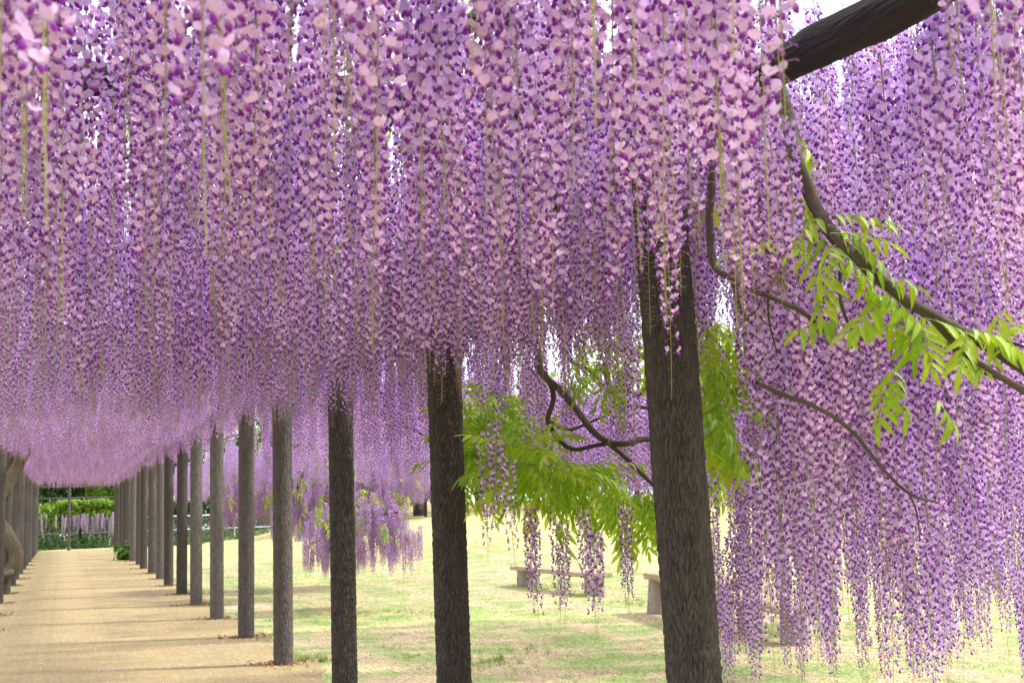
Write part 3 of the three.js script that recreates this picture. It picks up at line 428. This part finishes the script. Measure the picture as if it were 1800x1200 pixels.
// ------------------------------------------------------------------ grass
{
  const blade = (cols) => { const g = new GB(); for (let i = 0; i < 9; i++) { const a = rr(0, 6.28), l = rr(0.03, 0.085), o = V(rr(-0.04, 0.04), 0, rr(-0.04, 0.04)), t = rr(0.3, 1.1), c = cols[i % cols.length]; g.grid(1, 2, (u, v) => [V(o.x + Math.cos(a) * l * t * v * v + (u - 0.5) * 0.005 * (1 - v) * -Math.sin(a), l * v, o.z + Math.sin(a) * l * t * v * v + (u - 0.5) * 0.005 * (1 - v) * Math.cos(a)), tint(c, rr(0.85, 1.1))]); } return g.build(); };
  const straw = blade([[0.62, 0.5, 0.27], [0.55, 0.47, 0.24], [0.42, 0.5, 0.16]]), green = blade([[0.3, 0.5, 0.08], [0.36, 0.54, 0.1], [0.45, 0.56, 0.18]]);
  const put = (name, label, geo, pts) => { const im = shade(new THREE.InstancedMesh(geo, leafMat, pts.length)); im.name = name; tag(im, label, 'grass', null, 'stuff'); const o = new THREE.Object3D(); pts.forEach(([x, z, s], i) => { o.position.set(x, groundY(x, z) - 0.004, z); o.rotation.set(0, rr(0, 6.28), 0); o.scale.setScalar(s); o.updateMatrix(); im.setMatrixAt(i, o.matrix); }); scene.add(im); };
  const S = [], G = [];
  for (let i = 0; i < 60000; i++) {
    const d = 5 + Math.pow(rnd(), 1.5) * 32, x = 2.5 + rnd() * (0.8 * d), n = fbm(x * 0.5, -d * 0.5, 2) + 0.6 * fbm(x * 1.7, d * 1.7, 5) - 0.5 * smoothstep(x, 4.5, 2.6);
    if (n > 0.45 + 0.25 * smoothstep(d, 9, 6)) G.push([x, -d, rr(0.4, 0.8)]); else if (rnd() < 0.5 && x > 2.9) S.push([x, -d, rr(0.25, 0.6)]);
  }
  for (let k = 2; k < NPOST; k++) for (let i = 0; i < 26; i++) { const a = rr(0, 6.28), q = rr(0.1, 0.34); G.push([RX + 0.22 + Math.cos(a) * q * 1.2, -(Z0 + DZ * k) + Math.sin(a) * q * 2, rr(0.5, 1)]); if (k > 5) G.push([LX - 0.05 + Math.cos(a) * q, -(Z0 + DZ * k) + Math.sin(a) * q * 2, rr(0.5, 1.2)]); }
  for (const [px, py, n, w] of [[1032, 1048, 60, 0.18], [1010, 1035, 60, 0.5], [960, 1030, 60, 0.5], [1340, 1115, 120, 0.35], [1120, 1060, 50, 0.3], [700, 1080, 40, 0.5], [860, 1165, 50, 0.3], [900, 1150, 40, 0.4], [545, 1160, 60, 0.18], [1300, 1100, 50, 0.4], [1500, 1110, 90, 0.6]]) { const c = ground(px, py); for (let i = 0; i < n; i++) G.push([c.x + rr(-w, w), c.z + rr(-w, w) * 1.5, rr(0.6, 1.2)]); }
  const scrap = (cols, l, w) => { const g = new GB(); leaflet(g, mx(rr(-0.5, 0.5)), l, w, cols, 0.6); return g.build(); };
  const litter = (name, label, cat, geo, mat, pts) => { const im = shade(new THREE.InstancedMesh(geo, mat, pts.length)); im.name = name; tag(im, label, cat, null, 'stuff'); const o = new THREE.Object3D(), c = new THREE.Color(); pts.forEach(([x, z, h], i) => { o.position.set(x, groundY(x, z) + h, z); o.rotation.set(rr(-0.4, 0.4), rr(0, 6.28), rr(-0.4, 0.4)); o.scale.setScalar(rr(0.6, 1.3)); o.updateMatrix(); im.setMatrixAt(i, o.matrix); const k = rr(0.6, 1.2); im.setColorAt(i, c.setRGB(k, k * rr(0.8, 1), k * rr(0.8, 1))); }); scene.add(im); };
  const P = [], D = [];
  for (let i = 0; i < 5200; i++) { const d = 4 + Math.pow(rnd(), 1.6) * 34, x = rnd() < 0.45 ? rr(-1.1, 2.3) : rr(2.0, 2.2 + 0.6 * d); P.push([x, -d, 0.016]); }
  for (let k = 0; k < NPOST; k++) for (const X of [RX, LX]) for (let i = 0; i < 70; i++) { const a = rr(0, 6.28), q = 0.09 + 0.22 * Math.pow(rnd(), 1.7); D.push([X + (k ? 0 : 0.1) + Math.cos(a) * q * 1.3, -(Z0 + DZ * k) + Math.sin(a) * q, 0.012 + 0.02 * rnd()]); }
  litter('fallen_petals', 'pale fallen wisteria petals scattered over path and lawn', 'petals', scrap([0.74, 0.62, 0.78], 0.016, 0.007), petalMat, P);
  litter('leaf_litter', 'brown dry leaf litter gathered round the feet of the posts', 'leaf litter', scrap([0.3, 0.17, 0.08], 0.05, 0.012), darkLeafMat, D);
  put('grass', 'green grass tufts in patches on the lawn', green, G); put('dry_grass', 'dry straw coloured grass over the lawn', straw, S);
}

// ------------------------------------------------------------------ trees, hedge, fence and the end of the path
const leafCard = (cols, l) => { const g = new GB(); for (let i = 0; i < 7; i++) { const M = mt(rr(-0.12, 0.12), rr(-0.1, 0.1), rr(-0.12, 0.12)).multiply(my(rr(0, 6.28))).multiply(mz(rr(-0.9, 0.3))); leaflet(g, M, l * rr(0.8, 1.3), l * 0.28, tint(cols[i % cols.length], rr(0.8, 1.2)), 0.3); } return g.build(); };
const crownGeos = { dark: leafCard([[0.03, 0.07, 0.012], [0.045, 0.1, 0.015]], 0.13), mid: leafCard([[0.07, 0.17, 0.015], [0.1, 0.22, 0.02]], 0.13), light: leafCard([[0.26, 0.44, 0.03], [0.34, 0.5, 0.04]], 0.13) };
function tree(name, label, cat, x, d, H, R, kind, n, trunk, group) {
  const gy = groundY(x, -d), o = thing(name, label, cat, V(x, gy, -d), rr(0, 6), group);
  if (trunk > 0) { const pts = []; for (let t = 0; t < 5; t++) pts.push(V(rr(-0.06, 0.06) * H * 0.2, t * H * 0.2 - 0.05, rr(-0.06, 0.06) * H * 0.2)); part('trunk', limbGeo(pts, trunk, trunk * 0.5, 9, 5), darkBarkMat, o); }
  const cl = []; for (let i = 0; i < 16; i++) { const a = rr(0, 6.28), b = rr(-0.9, 1), q = Math.sqrt(1 - b * b * 0.9) * rr(0.3, 1); cl.push(V(Math.cos(a) * q * R, (trunk > 0 ? H * 0.66 : H * 0.52) + b * H * (trunk > 0 ? 0.3 : 0.4), Math.sin(a) * q * R)); }
  const im = shade(new THREE.InstancedMesh(crownGeos[kind], kind === 'light' ? leafMat : darkLeafMat, n)), m = new THREE.Object3D(); im.name = 'crown'; tag(im, null, null, null, 'stuff');
  for (let i = 0; i < n; i++) { const c = cl[i % 16], r = R * 0.42 * Math.cbrt(rnd()), a = rr(0, 6.28), b = Math.acos(rr(-1, 1)); m.position.set(c.x + r * Math.sin(b) * Math.cos(a), Math.max(0.05, c.y + r * Math.cos(b) * 0.8), c.z + r * Math.sin(b) * Math.sin(a)); m.rotation.set(rr(-0.5, 0.5), rr(0, 6.28), rr(-0.5, 0.5)); m.scale.setScalar(rr(0.8, 1.5)); m.updateMatrix(); im.setMatrixAt(i, m.matrix); }
  o.add(im); return o;
}
const bx = (px, d) => at(px, 900, d).x;
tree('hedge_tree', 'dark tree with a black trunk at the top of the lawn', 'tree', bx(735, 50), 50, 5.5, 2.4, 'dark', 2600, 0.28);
tree('clipped_bush', 'bright round bush left of the black trunk at the top of the lawn', 'bush', bx(712, 46), 46, 1.7, 0.55, 'light', 420, 0.06);
tree('bush', 'green leafy bush right of the black trunk at the top of the lawn', 'bush', bx(748, 47), 47, 2.0, 0.6, 'mid', 520, 0.06);
tree('tree', 'leafy yellow green tree above the round bush, behind the lawn', 'tree', bx(700, 56), 56, 4.5, 1.2, 'light', 900, 0.1);
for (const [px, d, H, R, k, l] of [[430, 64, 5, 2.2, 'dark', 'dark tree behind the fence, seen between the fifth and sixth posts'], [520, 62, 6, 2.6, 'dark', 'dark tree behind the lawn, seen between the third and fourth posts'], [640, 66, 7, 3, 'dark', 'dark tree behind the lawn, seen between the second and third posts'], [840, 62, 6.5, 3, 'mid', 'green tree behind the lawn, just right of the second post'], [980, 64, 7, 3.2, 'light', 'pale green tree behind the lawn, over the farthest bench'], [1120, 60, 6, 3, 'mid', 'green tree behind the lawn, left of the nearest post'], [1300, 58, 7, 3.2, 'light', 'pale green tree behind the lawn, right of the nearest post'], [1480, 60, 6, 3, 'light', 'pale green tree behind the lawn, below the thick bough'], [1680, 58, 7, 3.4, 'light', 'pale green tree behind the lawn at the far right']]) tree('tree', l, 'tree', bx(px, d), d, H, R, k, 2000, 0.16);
// end of the path
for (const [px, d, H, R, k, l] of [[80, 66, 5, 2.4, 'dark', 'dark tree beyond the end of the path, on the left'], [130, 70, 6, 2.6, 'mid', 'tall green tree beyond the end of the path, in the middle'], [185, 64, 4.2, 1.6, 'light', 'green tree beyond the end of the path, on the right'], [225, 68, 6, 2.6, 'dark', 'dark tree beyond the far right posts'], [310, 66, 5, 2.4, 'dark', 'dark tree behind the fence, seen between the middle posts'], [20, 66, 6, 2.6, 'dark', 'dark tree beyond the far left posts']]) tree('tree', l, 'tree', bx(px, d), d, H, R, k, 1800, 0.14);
{
  const d = 55.4, v = thing('wisteria_vine', 'pale wisteria with bright green leaves behind the fence at the end of the path', 'wisteria', V(bx(130, d), 0, -d)), list = [];
  for (let i = 0; i < 130; i++) { const px = rr(50, 205), gap = px > 83 && px < 108; if (gap && rnd() < 0.7) continue; const L = rr(0.5, 1.0), y = rr(1.3, 1.5) - L; list.push({ p: V(bx(px, d), y + L, -d + rr(0.05, 0.45)), L }); }
  const palePetal = petalMat.clone(); palePetal.color.setRGB(1.1, 1.35, 1.02);
  hang(v, list, 60, massProto); v.traverse((o) => { if (o.isMesh) o.material = palePetal; });
  const im = shade(new THREE.InstancedMesh(crownGeos.light, leafMat, 1500)); im.name = 'leaves'; tag(im, null, null, null, 'stuff'); const m = new THREE.Object3D();
  for (let i = 0; i < 1500; i++) { const x = rr(-2.3, 2.3); m.position.set(x, 1.58 + 0.18 * noise(x * 1.4, 2) + rr(-0.26, 0.32) - (x < -0.6 && x > -1.6 ? rnd() * 0.5 : 0), rr(-0.8, 0.25)); m.rotation.set(rr(-0.5, 0.5), rr(0, 6.28), rr(-0.5, 0.5)); m.scale.setScalar(rr(0.8, 1.4)); m.updateMatrix(); im.setMatrixAt(i, m.matrix); } v.add(im);
  for (const x of [-1.6, 0.3, 1.7]) { const pts = []; for (let t = 0; t < 5; t++) pts.push(V(x + rr(-0.06, 0.06), t * 0.38, rr(-0.06, 0.06))); part('trunk', limbGeo(pts, 0.05, 0.03, 7, 5), darkBarkMat, v); }
  // chain-link fence with pale rails
  const fd = 56, f = thing('chain_link_fence', 'chain-link fence with pale rails across the end of the path', 'fence', V(bx(130, fd), 0, -fd)), cyl = (r, h) => new THREE.CylinderGeometry(r, r, h, 8);
  for (const x of [-9, -6.4, -3.8, -1.2, 1.4, 4, 6.6, 9.2, 11.8]) part('fence_post', cyl(0.035, 1.25), steelMat, f).position.set(x, 0.62, 0);
  for (const [y, r] of [[1.2, 0.03], [0.62, 0.022]]) { const b = part('rail', cyl(r, 22), steelMat, f); b.rotation.z = Math.PI / 2; b.position.set(2, y, 0.045); }
  const wires = []; for (let i = -60; i < 85; i++) for (const s of [-1, 1]) { const w = new THREE.CylinderGeometry(0.004, 0.004, 1.5, 3); w.rotateZ(s * 0.785); w.translate(i * 0.14, 0.6, -0.02 + s * 0.005); wires.push(w); }
  tag(part('wire_mesh', mergeGeometries(wires), steelMat, f), null, null, null, 'stuff');
  // dark frame at the end of the tunnel
  const fr = thing('trellis_frame', 'dark pole frame standing in the open end of the path', 'trellis', V(bx(121, 53), 0, -53));
  part('pole', cyl(0.055, 2.75), postMats[2], fr).position.y = 1.37;
  for (const y of [2.5, 2.05]) { const b = part('cross_bar', cyl(0.035, 3.6), darkSteelMat, fr); b.rotation.z = Math.PI / 2; b.position.set(0.75, y, 0); }
  // ground cover by the fence
  const gc = shade(new THREE.InstancedMesh(crownGeos.mid, leafMat, 1400)); gc.name = 'ground_cover'; tag(gc, 'low green ground cover along the foot of the fence', 'ground cover', null, 'stuff');
  for (let i = 0; i < 1400; i++) { m.position.set(rr(-4, 9), Math.pow(rnd(), 1.6) * 0.5, -rr(54.5, 57.5)); m.rotation.set(rr(-0.5, 0.5), rr(0, 6.28), rr(-0.5, 0.5)); m.scale.setScalar(rr(0.7, 1.2)); m.updateMatrix(); gc.setMatrixAt(i, m.matrix); } scene.add(gc);
  const p = at(215, 968, 40); tree('small_bush', 'small clipped bush at the foot of the far right posts', 'bush', 1.8, 40, 0.42, 0.17, 'mid', 120, 0);
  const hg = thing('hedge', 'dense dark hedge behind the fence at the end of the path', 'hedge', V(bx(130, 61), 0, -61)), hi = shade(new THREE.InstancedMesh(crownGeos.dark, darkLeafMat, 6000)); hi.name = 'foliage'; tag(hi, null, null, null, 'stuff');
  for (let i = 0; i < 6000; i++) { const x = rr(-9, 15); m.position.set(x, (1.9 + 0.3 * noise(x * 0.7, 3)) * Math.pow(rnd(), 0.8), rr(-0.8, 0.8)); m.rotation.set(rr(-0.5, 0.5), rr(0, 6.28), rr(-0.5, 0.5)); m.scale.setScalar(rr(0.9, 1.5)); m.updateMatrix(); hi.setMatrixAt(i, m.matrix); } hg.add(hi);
  for (let i = 0; i < 14; i++) { const pts = []; for (let t = 0; t < 4; t++) pts.push(V(-8.5 + i * 1.7 + rr(-0.1, 0.1), t * 0.5, rr(-0.1, 0.1))); part('stem', limbGeo(pts, 0.05, 0.03, 6, 4), darkBarkMat, hg); }
  // pale flared trunk behind the fourth post
  const c = ground(536, 951), tr = thing('pale_trunk', 'pale flared tree trunk at the back of the lawn, between the third and fourth posts', 'tree trunk', c);
  part('trunk', stumpGeo(2.6, 0.28, 0.09, 2), new THREE.MeshStandardMaterial({ color: new THREE.Color().setRGB(0.78, 0.75, 0.74), map: barkTone, bumpMap: barkBump, bumpScale: 0.01, roughness: 0.9 }), tr);
}
renderer.render(scene, camera);
